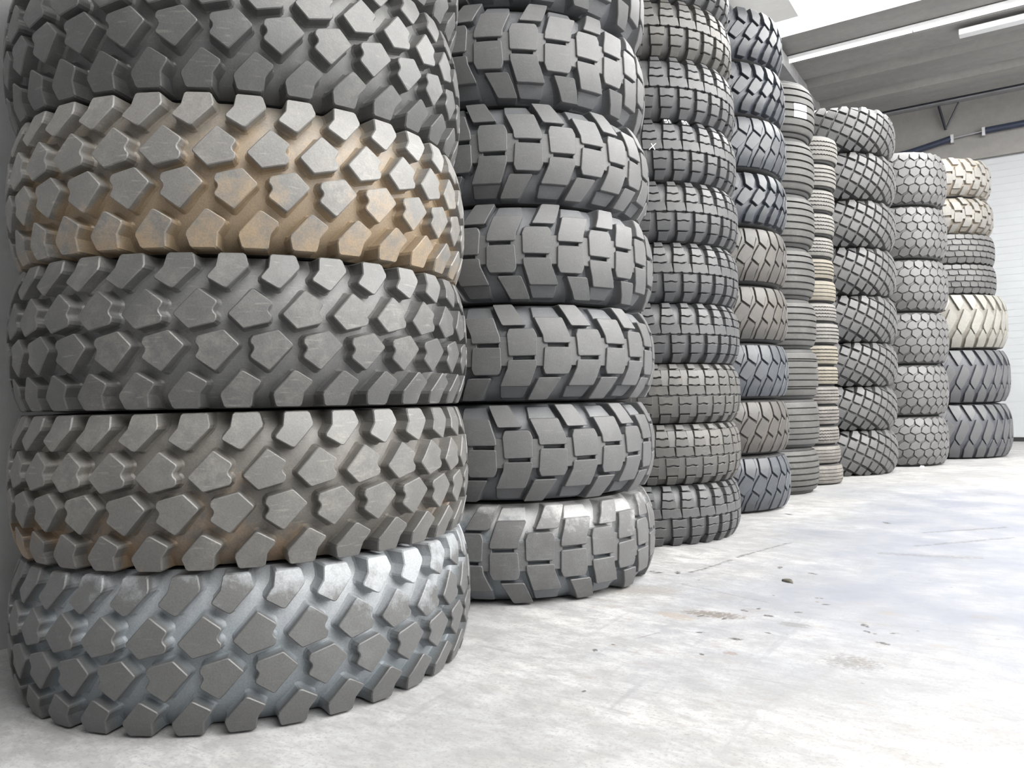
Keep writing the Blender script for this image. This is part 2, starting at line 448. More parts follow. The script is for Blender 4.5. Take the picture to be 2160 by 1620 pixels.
def make_sidewall(key):
    sp = SPEC[key]; R, W, tw, rim = sp['R'], sp['W'], sp['tw'], sp['rim']
    H = W*tw/2; re = R-sp['drop']-sp['dep']-sp['xb']
    h = W/2 - .0008
    d = re-rim
    out = [(re+.001, H-.004), (re-.006, H+(h-H)*.35), (re-min(.03, d*.12), H+(h-H)*.85), (re-d*.22, h), (re-d*.42, h), (re-d*.62, h-.006), (re-d*.8, h-.022), (rim+.02, h-.045), (rim+.004, h-.055)]
    inn = [(rim+.004, h-.085), (rim+.03, h-.075), (re-d*.6, h-.032), (re-d*.3, h-.026), (re-.03, H-.02)]
    prof = out+inn; seg = 96; V = []; F = []; k = len(prof)
    # raised ridges on the shoulder side, one per few degrees
    for s in range(seg):
        for i, (r, z) in enumerate(prof):
            V.append(rot_pts(r, 2*pi*s/seg, z))
    for s in range(seg):
        s2 = (s+1) % seg
        for i in range(k):
            j = (i+1) % k
            F.append((s*k+j, s*k+i, s2*k+i, s2*k+j))
    me = mesh('sidewall_'+key, V, F, [M['side']], smooth=True, sharp=60)
    # bead ring (local to the sidewall)
    V = []; F = []; q = [(rim+.006, h-.052), (rim+.022, h-.043), (rim+.020, h-.036), (rim+.004, h-.041), (rim-.004, h-.06), (rim-.002, h-.088), (rim+.006, h-.09)]
    k = len(q)
    for s in range(64):
        V += [rot_pts(r, 2*pi*s/64, z) for r, z in q]
    for s in range(64):
        s2 = (s+1) % 64
        for i in range(k):
            j = (i+1) % k
            F.append((s*k+j, s*k+i, s2*k+i, s2*k+j))
    bd = mesh('bead_'+key, V, F, [M['bead']], smooth=True, sharp=60)
    return me, bd

TREAD = {k: make_tread(k) for k in ('A', 'B', 'C', 'Cworn', 'D', 'Ddeep', 'G', 'H', 'L3', 'Bfar', 'R5')}
RIB6 = (.13, .278, .425, .575, .722, .868)
TREAD['E'] = make_ribbed('E', .40, .372, .87, RIB6, .0110, .014, .030)
TREAD['Edbl'] = make_ribbed('Edbl', .40, .372, .87, (.16, .21, .36, .50, .64, .79, .84), .009, .013, .018)
TREAD['Eshoulder'] = make_ribbed('Eshoulder', .40, .372, .90, (.15, .30, .45, .60, .74, .86), .008, .013, .018)
F4 = (.22, .41, .60, .79)
TREAD['Fwave'] = make_ribbed('Fwave', .30, .178, .84, F4, .0075, .010, .014, wave=.0022, nw=64)
TREAD['Fribs'] = make_ribbed('Fribs', .30, .168, .86, F4, .0085, .010, .012, wave=.0008, nw=50)
TREAD['Ffine'] = make_ribbed('Ffine', .30, .168, .88, F4, .0050, .007, .014, wave=.0006, nw=50)
SIDE = {k: make_sidewall(k) for k in TREAD}
for me in TREAD.values(): me.materials.append(M['side'])

def part(name, me, parent, mat=None, rot=None):
    o = bpy.data.objects.new(name, me); link(o, parent)
    if rot: o.rotation_euler = rot
    if mat:
        o.material_slots[0].link = 'OBJECT'; o.material_slots[0].material = mat
    return o

PROTO = {}
def tire(key, name, x, y, z0, z1, R, rotz, mat, label, group, tilt=(0, 0)):
    """one tyre lying flat between heights z0 and z1"""
    sp = SPEC[key]
    if key not in PROTO:
        t = empty(name, (0, 0, 0))
        tr = part('tread', TREAD[key], t, mat)
        for up in (0, 1):
            s = part('sidewall', SIDE[key][0], t, None, None if up else (pi, 0, 0))
            part('bead', SIDE[key][1], s)
        PROTO[key] = t
    else:
        src = PROTO[key]
        t = src.copy(); t.name = name; link(t)
        for ch in list(src.children):
            if ch.name.split('.')[0] not in ('tread', 'sidewall'): continue
            c = ch.copy(); link(c, t)
            if c.name.startswith('tread'):
                c.material_slots[0].link = 'OBJECT'; c.material_slots[0].material = mat
            for g in ch.children:
                d = g.copy(); link(d, c)
    t.location = (x, y, (z0+z1)/2)
    t.rotation_euler = (tilt[0], tilt[1], rotz)
    t.scale = (R/sp['R'], R/sp['R'], (z1-z0)/sp['W'])
    tag(t, label, 'tire', group)
    return t

ORD = ['bottom', 'second', 'third', 'fourth', 'fifth', 'sixth', 'seventh', 'eighth', 'ninth', 'tenth', 'eleventh', 'twelfth', 'thirteenth', 'fourteenth', 'fifteenth', 'topmost']

# ------------------------------------------------------------------ stack 1 : pentagon blocks, nearest
ROT = lambda deg: radians(deg)
z = [0, .361, .721, 1.081, 1.444, 1.806, 2.168]
la = ['huge dark pentagon-block tire with pale bluish grooves, on the floor in the nearest stack',
      'huge pentagon-block tire with brown-stained left shoulder, second from the floor, nearest stack',
      'huge clean dark-grey pentagon-block tire below the tan muddy one in the nearest stack',
      'huge pentagon-block tire caked in tan mud, fourth from the floor in the nearest stack',
      'huge dark pentagon-block tire above the tan muddy one in the nearest stack',
      'huge pentagon-block tire cut off by the top of the frame, topmost of the nearest stack']
ma = ['A_blue', 'A_part', 'A_clean', 'A_mud', 'A_top', 'A_top']
pha = [7.4, 9.73, 7.0, .5, .33, 4.]
dxa = [0, 0, .004, .002, -.006, -.004]
TA = []
for i in range(6):
    TA.append(tire('A', 'truck_tire', -1.911+dxa[i], 1.504, z[i], z[i+1], .63, ROT(pha[i]), M[ma[i]], la[i], 'huge pentagon-block tires in the nearest stack'))

# ------------------------------------------------------------------ stack 2 : chevron lugs
z = [0, .362, .723, 1.083, 1.446, 1.812, 2.180, 2.548]
mb = ['B_dusty', 'B', 'B', 'B', 'B', 'B', 'B']
flip = [1, 0, 0, 1, 0, 1, 1]
phb = [23.49, 8.56, 9.89, 22.98, 1.8, 21.4, 3.]
dxb = [-.006, 0, .010, .012, .004, -.006, 0]
lb = ['chevron-lug tire with chalky bluish grooves standing on the floor in the second stack',
      'grey chevron-lug tire resting on the chalky lowest one in the second stack',
      'grey chevron-lug tire, third from the floor in the second stack from the near end',
      'grey chevron-lug tire with lugs pointing left, fourth from the floor in the second stack',
      'grey chevron-lug tire, fifth from the floor in the second stack from the near end',
      'grey chevron-lug tire just below the shadowed topmost one of the second stack',
      'shadowed chevron-lug tire at the frame top, topmost of the second stack']
TB = []
for i in range(7):
    t = tire('B', 'truck_tire', -1.838+dxb[i], 2.758, z[i], z[i+1], .615, ROT(phb[i]), M[mb[i]], lb[i], 'chevron-lug tires in the second stack')
    if flip[i]: t.rotation_euler = (pi, 0, ROT(phb[i]))
    TB.append(t)

# ------------------------------------------------------------------ stack 3 : small blocks
z = [0, .298, .600, .899, 1.200, 1.500, 1.802, 2.110, 2.425, 2.720, 3.02]
dxc = [-.012, -.004, .002, .005, .006, .013, .010, .008, 0, -.004]
kc = ['C', 'Cworn', 'Cworn', 'C', 'C', 'C', 'C', 'C', 'C', 'C']
lc = ['dark small-block tire on the floor, lowest of the third stack',
      'worn small-block tire with a tan stain, second from the floor in the third stack',
      'worn small-block tire with shallow lower grooves, third from the floor in the third stack',
      'charcoal small-block tire resting on the worn pair in the third stack',
      'charcoal small-block tire, fifth from the floor in the third stack',
      'charcoal small-block tire directly below the one chalked with numbers in the third stack',
      'charcoal small-block tire chalked with white numbers and a cross in the third stack',
      'charcoal small-block tire directly above the chalked one in the third stack',
      'small-block tire with dusty lower edge, second from the top of the third stack',
      'small-block tire cut off by the top of the frame, topmost of the third stack']
TC = []
for i in range(10):
    TC.append(tire(kc[i], 'truck_tire', -1.787+dxc[i], 3.964, z[i], z[i+1], .56, ROT(2.9 if i == 6 else (7.1*i) % 10.59), M['C_worn' if i in (1, 2, 8) else 'C'], lc[i], 'small-block tires in the third stack'))

# ------------------------------------------------------------------ stack 4 : diagonal blocks
z = [0, .360, .710, 1.067, 1.429, 1.795, 2.144, 2.489, 2.836, 3.188]
kd = ['D', 'D', 'D', 'D', 'D', 'Ddeep', 'D', 'Ddeep', 'Ddeep']
md = ['D_blue', 'D_grey', 'D_blue', 'D_grey', 'D_grey', 'D_blue', 'D_blue', 'D_blue', 'D_blue']
dxd = [-.016, -.018, -.012, -.008, -.003, .006, .012, .012, .004]
ld = ['blue-black diagonal-block tire on the floor, lowest of the fourth stack',
      'brownish-grey diagonal-block tire resting on the lowest one of the fourth stack',
      'blue-black diagonal-block tire between two brownish-grey ones in the fourth stack',
      'worn brown-grey tire with short diagonal slits, fourth from the floor in the fourth stack',
      'grey diagonal-block tire with pale upper lugs, fifth from the floor in the fourth stack',
      'bluish deep-lugged tire, fourth from the top of the fourth stack',
      'smooth blue-grey tire with faint blocks, third from the top of the fourth stack',
      'deep-lugged dark tire with glossy diamond blocks, second from the top of the fourth stack',
      'deep-lugged dark tire with diamond blocks, topmost of the fourth stack']
for i in range(9):
    tire(kd[i], 'loader_tire', -1.776+dxd[i], 5.11, z[i], z[i+1], .54, ROT(3.7*i*i), M[md[i]], ld[i], 'diagonal-block tires in the fourth stack')

# ------------------------------------------------------------------ stack 5 : ribbed
z = [0, .345, .700, 1.070, 1.440, 1.826, 2.220, 2.637, 3.055]
dxe = [-.012, -.002, -.001, -.004, -.006, .004, .012, .024]
ke = ['E', 'Eshoulder', 'Edbl', 'E', 'E', 'E', 'E', 'E']
le = ['straight-ribbed tire on the floor, lowest of the fifth stack',
      'straight-ribbed tire with a wide shoulder rib, second from the floor in the fifth stack',
      'ribbed tire with doubled fine edge grooves, third from the floor in the fifth stack',
      'straight-ribbed tire, fourth from the floor in the fifth stack',
      'straight-ribbed tire, fourth from the top of the fifth stack',
      'straight-ribbed tire, third from the top of the fifth stack',
      'straight-ribbed tire directly below the one with white stickers in the fifth stack',
      'straight-ribbed tire with two white stickers, topmost of the fifth stack']
TE = []
for i in range(8):
    TE.append(tire(ke[i], 'truck_tire', -1.656+dxe[i], 6.06, z[i], z[i+1], .40, ROT(11*i), M['E'], le[i], 'ribbed tires in the fifth stack'))

# ------------------------------------------------------------------ stack 6 : narrow car tyres
z = [0, .165, .320, .480, .645, .805, .968, 1.140, 1.318, 1.485, 1.667, 1.847, 2.027, 2.219, 2.413, 2.618, 2.841]
dxf = [.015, 0, -.007, -.004, 0, -.003, .002, .012, -.003, -.002, -.013, -.010, .002, .008, .025, .042]
kf = ['Ffine', 'Ffine', 'Fwave', 'Fribs', 'Fribs', 'Fribs', 'Fribs', 'Fribs', 'Fwave', 'Ffine', 'Fribs', 'Fwave', 'Fwave', 'Fwave', 'Fribs', 'Fwave']
mf = ['F_grey', 'F_grey', 'F_grey', 'F_grey', 'F_grey', 'F_tan', 'F_tan', 'F_light', 'F_light', 'F_tan', 'F_tan', 'F_light', 'F_light', 'F_light', 'F_light', 'F_light']
cn = {0: 'scuffed grey narrow', 1: 'scuffed grey narrow', 5: 'tan-dusted narrow', 6: 'tan-tinted narrow', 9: 'cream-dusted narrow', 10: 'narrow tan-edged', 15: 'pale narrow wavy-grooved'}
for i in range(16):
    w = cn.get(i, 'pale narrow wavy-grooved' if kf[i] == 'Fwave' else 'narrow grey straight-ribbed')
    pos = 'on the floor, lowest' if i == 0 else 'topmost' if i == 15 else (ORD[i]+' from the floor' if i < 9 else (None, 'second', 'third', 'fourth', 'fifth', 'sixth', 'seventh')[15-i]+' from the top')
    tire(kf[i], 'car_tire', -1.54+dxf[i], 6.76, z[i], z[i+1], .30, ROT(17*i), M[mf[i]], '%s car tire, %s of the thin stack' % (w, pos), 'narrow car tires in the thin stack')

# ------------------------------------------------------------------ stack 7 : lattice blocks
z = [0, .405, .797, 1.190, 1.612, 2.043, 2.469, 2.895, 3.306]
dxg = [-.012, -.008, .006, .014, .018, .026, .036, .042]
for i in range(8):
    pos = 'on the floor, lowest' if i == 0 else 'topmost' if i == 7 else (ORD[i]+' from the floor' if i < 5 else ('third', 'second')[i-5]+' from the top')
    tire('G', 'truck_tire', -1.58+dxg[i], 7.847, z[i], z[i+1], .65, ROT(5*i*i), M['G'], 'knobbly lattice-block tire, %s of the seventh stack' % pos, 'lattice-block tires in the seventh stack')

# ------------------------------------------------------------------ stack 8 : wide pentagon weave
z = [0, .500, 1.014, 1.537, 2.062, 2.594, 3.137]
dxh = [-.003, .010, .024, .032, .038, .048]
for i in range(6):
    pos = 'on the floor, lowest' if i == 0 else 'topmost' if i == 5 else (ORD[i]+' from the floor' if i < 4 else 'second from the top')
    tire('H', 'truck_tire', -1.117+dxh[i], 8.921, z[i], z[i+1], .52, ROT(4*i), M['H'], 'wide pale-grey tire with tightly packed pentagon blocks, %s of the eighth stack' % pos, 'wide tires in the eighth stack')

# ------------------------------------------------------------------ stack 9 : mixed
z = [0, .600, 1.196, 1.804, 2.140, 2.475, 2.895, 3.342]
ki = ['L3', 'L3', 'L3', 'R5', 'R5', 'Bfar', 'Bfar']
mi = ['I_dark', 'I_dark', 'I_pale', 'I_rib', 'I_rib', 'I_grey', 'I_mud']
Ri = [.80, .80, .79, .70, .70, .69, .69]
dxi = [0, -.006, -.004, -.012, -.017, -.010, -.020]
nm = ['loader_tire', 'loader_tire', 'loader_tire', 'truck_tire', 'truck_tire', 'truck_tire', 'truck_tire']
li = ['very large slate-grey loader tire on the floor at the far end of the row',
      'very large slate-grey loader tire resting on the floor-level one in the farthest stack',
      'very large pale dust-covered loader tire, third from the floor in the farthest stack',
      'grey small-block tire standing on the pale dusty loader tire in the farthest stack',
      'grey small-block tire under the two mud-spotted ones in the farthest stack',
      'mud-spotted chunky-lug tire, second from the top of the farthest stack',
      'chunky-lug tire with cream mud in its grooves, topmost of the farthest stack']
for i in range(7):
    tire(ki[i], nm[i], -.862+dxi[i], 10.301, z[i], z[i+1], Ri[i], ROT(13*i), M[mi[i]], li[i], 'tires in the farthest stack')

# ------------------------------------------------------------------ stickers and chalk on treads (curved to the tread)
def patch(name, t, key, a0, a1, z0, z1, mat, lab, lift=.0012):
    """a thin curved sheet on the tread between angles a0..a1 (deg, world) and world heights z0..z1"""
    sp = SPEC[key]; Wt, rt, rb = tread_profile(sp)
    V = []; F = []; nx = 6; inv = t.matrix_basis.inverted()
    c = t.location; sc = t.scale
    for lay in (0, 1):
        for i in range(nx+1):
            for j in range(3):
                a = radians(a0+(a1-a0)*i/nx); zz = z0+(z1-z0)*j/2
                r = (rt((zz-c.z)/sc.z))*sc.x+lift*(1-lay)+.0003
                V.append(tuple(inv @ Vector((c.x+r*cos(a), c.y+r*sin(a), zz))))
    n = (nx+1)*3
    for i in range(nx):
        for j in range(2):
            q = (i*3+j, (i+1)*3+j, (i+1)*3+j+1, i*3+j+1)
            F.append(q); F.append(tuple(k+n for k in reversed(q)))
    rim = [i*3 for i in range(nx+1)] + [nx*3+1] + [i*3+2 for i in reversed(range(nx+1))] + [1]
    for a, b in zip(rim, rim[1:]+rim[:1]): F.append((a, a+n, b+n, b))
    o = obj(name, mesh(name, V, F, [mat]), t)
    if lab: o['label'] = lab
    return o

bpy.context.view_layer.update()
patch('sticker', TE[7], 'E', -37.3, -18.2, 2.8225, 2.8700, M['white_label'], 'white paper sticker')
patch('sticker', TE[7], 'E', -37.3, -18.2, 2.7700, 2.8155, M['white_label'], 'white paper sticker')

def strokes(name, t, key, ang, zc, size, segs, lab, wd=.13):
    """chalk strokes; segs: list of ((x,y),(x,y)) in a unit glyph cell, drawn on the tread around angle ang (deg) and height zc"""
    sp = SPEC[key]; Wt, rt, rb = tread_profile(sp); c = t.location; sc = t.scale
    inv = t.matrix_basis.inverted(); V = []; F = []
    def P(x, y, up):
        zz = zc+y*size; r = rt((zz-c.z)/sc.z)*sc.x+(.0016 if up else -.0004); a = radians(ang)+x*size/.55
        return tuple(inv @ Vector((c.x+r*cos(a), c.y+r*sin(a), zz)))
    for (x0, y0), (x1, y1) in segs:
        d = Vector((x1-x0, y1-y0)); d.normalize(); nrm = Vector((-d.y, d.x))*wd/2; e = d*wd*.35
        q = [(x0-e.x+nrm.x, y0-e.y+nrm.y), (x1+e.x+nrm.x, y1+e.y+nrm.y), (x1+e.x-nrm.x, y1+e.y-nrm.y), (x0-e.x-nrm.x, y0-e.y-nrm.y)]
        b = len(V)
        V += [P(x, y, 1) for x, y in q]+[P(x, y, 0) for x, y in q]
        F += [(b, b+3, b+2, b+1), (b+4, b+5, b+6, b+7)]+[(b+i, b+(i+1) % 4, b+4+(i+1) % 4, b+4+i) for i in range(4)]
    o = obj(name, mesh(name, V, F, [M['chalk']]), t)
    o['label'] = lab
    return o
FIVE = [((.35, .5), (-.35, .5)), ((-.35, .5), (-.35, .08)), ((-.35, .08), (.15, .12)), ((.15, .12), (.36, -.15)), ((.36, -.15), (.1, -.5)), ((.1, -.5), (-.35, -.45))]
ONE = [((-.1, .3), (.1, .5)), ((.1, .5), (.1, -.5))]
sh = lambda g, dx: [((a[0]+dx, a[1]), (b[0]+dx, b[1])) for a, b in g]
strokes('chalk_mark', TC[6], 'C', -46.0, 2.0955, .021, sh(FIVE, -.42)+sh(ONE, .34), 'white chalk number 51', .17)
strokes('chalk_mark', TC[6], 'C', -35.6, 2.0965, .021, sh(FIVE, -.42)+sh(ONE, .34), 'white chalk number 51', .17)
strokes('chalk_cross', TC[6], 'C', -55.4, 1.958, .030, [((-.55, -.45), (.5, .5)), ((-.2, .5), (.35, -.5))], 'white chalk cross', .12)

# ------------------------------------------------------------------ the hall
def concrete(name, base, dark, scale=1.2, streak=None, rough=.75, amt=.6, bump=.15):
    m, nt, bs = new_mat(name)
    g = N(nt, 'NewGeometry'); mp = N(nt, 'Mapping'); L(nt, g.outputs['Position'], mp.inputs[0])
    if streak: mp.inputs['Scale'].default_value = streak
    n1 = N(nt, 'TexNoise', i_Scale=scale, i_Detail=7., i_Roughness=.62); L(nt, mp.outputs[0], n1.inputs['Vector'])
    n2 = N(nt, 'TexNoise', i_Scale=scale*9, i_Detail=4., i_Roughness=.7); L(nt, g.outputs['Position'], n2.inputs['Vector'])
    f = math_(nt, 'ADD', math_(nt, 'MULTIPLY', n1.outputs[0], .7), math_(nt, 'MULTIPLY', n2.outputs[0], .3))
    c = mix(nt, math_(nt, 'MULTIPLY', ramp(nt, f, [(.42, 1.), (.62, 0.)]).outputs[0], amt), base, dark)
    L(nt, c, bs.inputs['Base Color']); bs.inputs['Roughness'].default_value = rough
    b = N(nt, 'Bump', i_Strength=bump, i_Distance=.004); L(nt, n2.outputs[0], b.inputs['Height']); L(nt, b.outputs[0], bs.inputs['Normal'])
    return m

F0 = 1620.; yaw = radians(33.4); pitch = radians(1.27); roll = radians(1.15); h = .729
fw = Vector((-sin(yaw)*cos(pitch), cos(yaw)*cos(pitch), sin(pitch)))
rt0 = Vector((cos(yaw), sin(yaw), 0)); up0 = rt0.cross(fw)
rt = rt0*cos(roll)-up0*sin(roll); up = up0*cos(roll)+rt0*sin(roll)
def ray(x, y): return (fw*F0 + rt*(x-1080) - up*(y-810)).normalized()
def ground(x, y):
    d = ray(x, y); k = -h/d.z; return (d.x*k, d.y*k)

def floor_mat():
    m, nt, bs = new_mat('worn_concrete_floor')
    g = N(nt, 'NewGeometry'); P = g.outputs['Position']
    def noise_(scale, detail=5., rough=.6, sc=None, rz=0, src=P):
        v = src
        if sc or rz:
            mp = N(nt, 'Mapping'); L(nt, v, mp.inputs[0])
            if sc: mp.inputs['Scale'].default_value = sc
            mp.inputs['Rotation'].default_value = (0, 0, rz); v = mp.outputs[0]
        n = N(nt, 'TexNoise', i_Scale=float(scale), i_Detail=detail, i_Roughness=rough); L(nt, v, n.inputs['Vector']); return n.outputs[0]
    base = (.475, .473, .468)
    c = mix(nt, ramp(nt, noise_(1.1, 6., .62), [(.40, .7), (.62, 0.)]).outputs[0], base, (.235, .24, .25))
    # mottling where dust sits
    c = mix(nt, ramp(nt, noise_(7., 6., .7, (1, 1.6, 1), .5), [(.42, .75), (.62, 0.)]).outputs[0], c, (.24, .237, .235))
    c = mix(nt, ramp(nt, noise_(24., 5., .72), [(.48, .0), (.72, .35)]).outputs[0], c, (.40, .40, .395))
    c = mix(nt, ramp(nt, noise_(13., 6., .75, (1, 2.6, 1), .9), [(.36, .45), (.52, 0.)]).outputs[0], c, (.19, .188, .185))
    c = mix(nt, ramp(nt, noise_(110., 3., .7), [(.34, .5), (.46, 0.)]).outputs[0], c, (.17, .165, .16))
    # fork-lift scuffs, long and thin
    c = mix(nt, ramp(nt, noise_(2.6, 4., .6, (7, .6, 1), .55), [(.60, 0.), (.72, .45)]).outputs[0], c, (.19, .19, .195))
    c = mix(nt, ramp(nt, noise_(3., 4., .6, (.5, 9, 1), -.25), [(.63, 0.), (.72, .5)]).outputs[0], c, (.17, .17, .17))
    # a darker bluish lane further in
    sep = N(nt, 'SeparateXYZ'); L(nt, P, sep.inputs[0])
    def band(v, a, b, s):
        lo = N(nt, 'MapRange'); L(nt, v, lo.inputs[0]); lo.inputs[1].default_value = a-s; lo.inputs[2].default_value = a+s
        hi = N(nt, 'MapRange'); L(nt, v, hi.inputs[0]); hi.inputs[1].default_value = b+s; hi.inputs[2].default_value = b-s
        return math_(nt, 'MULTIPLY', lo.outputs[0], hi.outputs[0])
    wob = math_(nt, 'MULTIPLY', math_(nt, 'SUBTRACT', noise_(1.3, 3.), .5), 1.6)
    yy = math_(nt, 'ADD', sep.outputs['Y'], wob); xx = math_(nt, 'ADD', sep.outputs['X'], wob)
    lane = math_(nt, 'MULTIPLY', band(yy, 2.3, 6.6, .6), band(xx, -.95, 4.5, .3))
    lane = math_(nt, 'MULTIPLY', lane, ramp(nt, noise_(3.2, 5., .65), [(.34, .5), (.60, 1.)]).outputs[0])
    c = mix(nt, lane, c, (.195, .205, .235))
    # brown-black spatter in front of the second stack
    spat = math_(nt, 'MULTIPLY', band(yy, 1.7, 3.2, .3), band(xx, -1.5, .2, .25))
    v = N(nt, 'TexVoronoi', i_Scale=13.); L(nt, P, v.inputs['Vector'])
    dots = ramp(nt, math_(nt, 'ADD', v.outputs['Distance'], math_(nt, 'MULTIPLY', noise_(60., 2.), .22)), [(.15, 1.), (.21, 0.)]).outputs[0]
    pick = ramp(nt, noise_(4., 3.), [(.52, 0.), (.58, 1.)]).outputs[0]
    c = mix(nt, math_(nt, 'MULTIPLY', math_(nt, 'MULTIPLY', dots, pick), math_(nt, 'ADD', math_(nt, 'MULTIPLY', spat, .8), .12)), c, (.10, .085, .07))
    c = mix(nt, math_(nt, 'MULTIPLY', spat, ramp(nt, noise_(6., 5., .7, (1, 1.8, 1)), [(.58, 0.), (.68, .45)]).outputs[0]), c, (.22, .185, .15))
    nw = noise_(9., 4., .7); nf = noise_(45., 3., .7); ng = noise_(70., 3., .7)
    def seg(a, b, wd, col, st, wob=.05):
        """a scratch or crack between two floor points"""
        nonlocal c
        (ax, ay), (bx, by) = a, b
        d = Vector((bx-ax, by-ay)); ln = d.length; d /= ln
        px_ = math_(nt, 'ADD', sep.outputs['X'], -ax); py_ = math_(nt, 'ADD', sep.outputs['Y'], -ay)
        al = math_(nt, 'ADD', math_(nt, 'MULTIPLY', px_, d.x), math_(nt, 'MULTIPLY', py_, d.y))
        ac = math_(nt, 'ADD', math_(nt, 'MULTIPLY', px_, -d.y), math_(nt, 'MULTIPLY', py_, d.x))
        ac = math_(nt, 'ABSOLUTE', math_(nt, 'ADD', ac, math_(nt, 'MULTIPLY', math_(nt, 'SUBTRACT', nw, .5), wob)))
        e = math_(nt, 'SUBTRACT', 1., math_(nt, 'DIVIDE', ac, wd), clamp=True)
        m1 = math_(nt, 'MULTIPLY', math_(nt, 'GREATER_THAN', al, 0.), math_(nt, 'LESS_THAN', al, ln))
        k = math_(nt, 'MULTIPLY', math_(nt, 'MULTIPLY', e, m1), ramp(nt, nf, [(.40, .15), (.55, 1.)]).outputs[0])
        c = mix(nt, math_(nt, 'MULTIPLY', k, st), c, col)
    def blob(p, rx, ry, col, st, rot=0., thr=.5):
        nonlocal c
        dx = math_(nt, 'ADD', sep.outputs['X'], -p[0]); dy = math_(nt, 'ADD', sep.outputs['Y'], -p[1])
        u = math_(nt, 'DIVIDE', math_(nt, 'ADD', math_(nt, 'MULTIPLY', dx, cos(rot)), math_(nt, 'MULTIPLY', dy, sin(rot))), rx)
        w_ = math_(nt, 'DIVIDE', math_(nt, 'ADD', math_(nt, 'MULTIPLY', dx, -sin(rot)), math_(nt, 'MULTIPLY', dy, cos(rot))), ry)
        q = math_(nt, 'ADD', math_(nt, 'MULTIPLY', u, u), math_(nt, 'MULTIPLY', w_, w_))
        q = math_(nt, 'SUBTRACT', 1., q, clamp=True)
        k = ramp(nt, math_(nt, 'MULTIPLY', q, math_(nt, 'ADD', math_(nt, 'MULTIPLY', math_(nt, 'SUBTRACT', ng, .5), 2.2), .65)), [(thr*.45, 0.), (thr*.9, 1.)]).outputs[0]
        c = mix(nt, math_(nt, 'MULTIPLY', k, st), c, col)
    G_ = ground
    dkc = (.05, .045, .04)
    seg(G_(1456, 1208), G_(1545, 1181), .013, dkc, .9)
    seg(G_(1553, 1176), G_(1668, 1144), .013, dkc, .9)
    seg(G_(1438, 1232), G_(1625, 1272), .006, (.12, .11, .10), .7, .02)
    seg(G_(1680, 1300), G_(2158, 1346), .005, (.16, .155, .15), .6, .02)
    seg(G_(1640, 1062), G_(1820, 1057), .010, (.16, .16, .16), .5, .02)
    seg(G_(1945, 1124), G_(2125, 1112), .020, dkc, .75)
    seg(G_(1930, 1152), G_(2140, 1134), .022, dkc, .6)
    seg(G_(1850, 1167), G_(2075, 1178), .040, (.10, .095, .09), .6, .1)
    seg(G_(1345, 1346), G_(1392, 1334), .006, (.12, .11, .10), .7, .01)
    blob(G_(1424, 1299), .10, .05, (.25, .20, .15), .5, -.2)
    blob(G_(1505, 1296), .16, .06, (.12, .10, .085), .8, .1, .62)
    blob(G_(1345, 1245), .25, .12, (.20, .18, .155), .55, .5, .6)
    blob(G_(1540, 1378), .03, .02, (.16, .10, .08), .5)
    blob(G_(1668, 1222), .20, .16, (.20, .205, .215), .45, .5, .7)
    blob(G_(1676, 1318), .07, .035, (.14, .14, .14), .6)
    blob(G_(1802, 1398), .12, .10, (.10, .10, .10), .55, 0, .72)
    blob(G_(1820, 1450), .5, .12, (.22, .22, .225), .45, .6, .7)
    for x_, y_, q_ in ((1570,1288,.022),(1528,1305,.018),(1478,1299,.02),(1620,1299,.028),(1684,1292,.024),(1825,1320,.03),(1830,1333,.02),(1862,1357,.03),(1728,1262,.02),(1742,1275,.02),(1477,1334,.02),(1553,1348,.03),(1645,1197,.03),(1714,1210,.03),(1388,1208,.03),(1430,1208,.035),(1375,1205,.02),(1620,1335,.016),(1480,1380,.016),(1600,1284,.02),(1886,1336,.018),(1232,1458,.012),(1255,1372,.02),(1870,1103,.05),(1664,1085,.05)):
        blob(G_(x_, y_), q_*1.1, q_*.55, (.05, .045, .04), .85, x_*.7, .62)
    L(nt, c, bs.inputs['Base Color'])
    L(nt, ramp(nt, noise_(3., 4.), [(.3, .42), (.7, .7)]).outputs[0], bs.inputs['Roughness'])
    bs.inputs['Specular IOR Level'].default_value = .35
    b = N(nt, 'Bump', i_Strength=.12, i_Distance=.004); L(nt, noise_(40., 4.), b.inputs['Height']); L(nt, b.outputs[0], bs.inputs['Normal'])
    return m

XW = -2.62; YE = 13.2; XR = 9.; YB = -6.; ZC = 5.9
M['floor'] = floor_mat()
M['wall'] = concrete('cast_concrete_wall', (.30, .30, .305), (.20, .20, .205), 1.6, (1, 3, .35), amt=.7)
M['beam'] = concrete('precast_concrete_beam', (.30, .295, .285), (.19, .185, .18), 1.3, (.4, 1.5, 1.5), amt=.6)
M['lintel'] = concrete('lintel_concrete', (.25, .24, .23), (.17, .165, .16), 1.2, (.5, 1, 1.2), amt=.6)
M['pale_lit'] = concrete('pale_lit_concrete', (.82, .82, .80), (.66, .66, .64), 1.2, amt=.5, rough=.6)  # pale tone stands in for skylight on the lit concrete roof beams
M['door'] = plain('white_door_panel', (.40, .415, .43), .45, noise_amt=.03, scale=2)
M['seal'] = plain('black_door_seal', (.012, .012, .014), .6)
M['steel'] = plain('grey_galvanised_steel', (.42, .42, .44), .4, .6)
M['blue'] = plain('dark_blue_plastic', (.022, .030, .058), .5)
M['dark'] = plain('dark_painted_steel', (.028, .03, .04), .5)
M['tube'] = plain('tube_skylight_glow', (1., 1., .98), .4, emit=3.0, noise_amt=0)  # mild emission stands in for skylight blown out on switched-off white tubes
M['lampbody'] = plain('white_lamp_housing', (.80, .81, .82), .4, noise_amt=.02)
M['side_glow'] = plain('added_side_glow', (1., .99, .97), .5, emit=5.0, noise_amt=0)
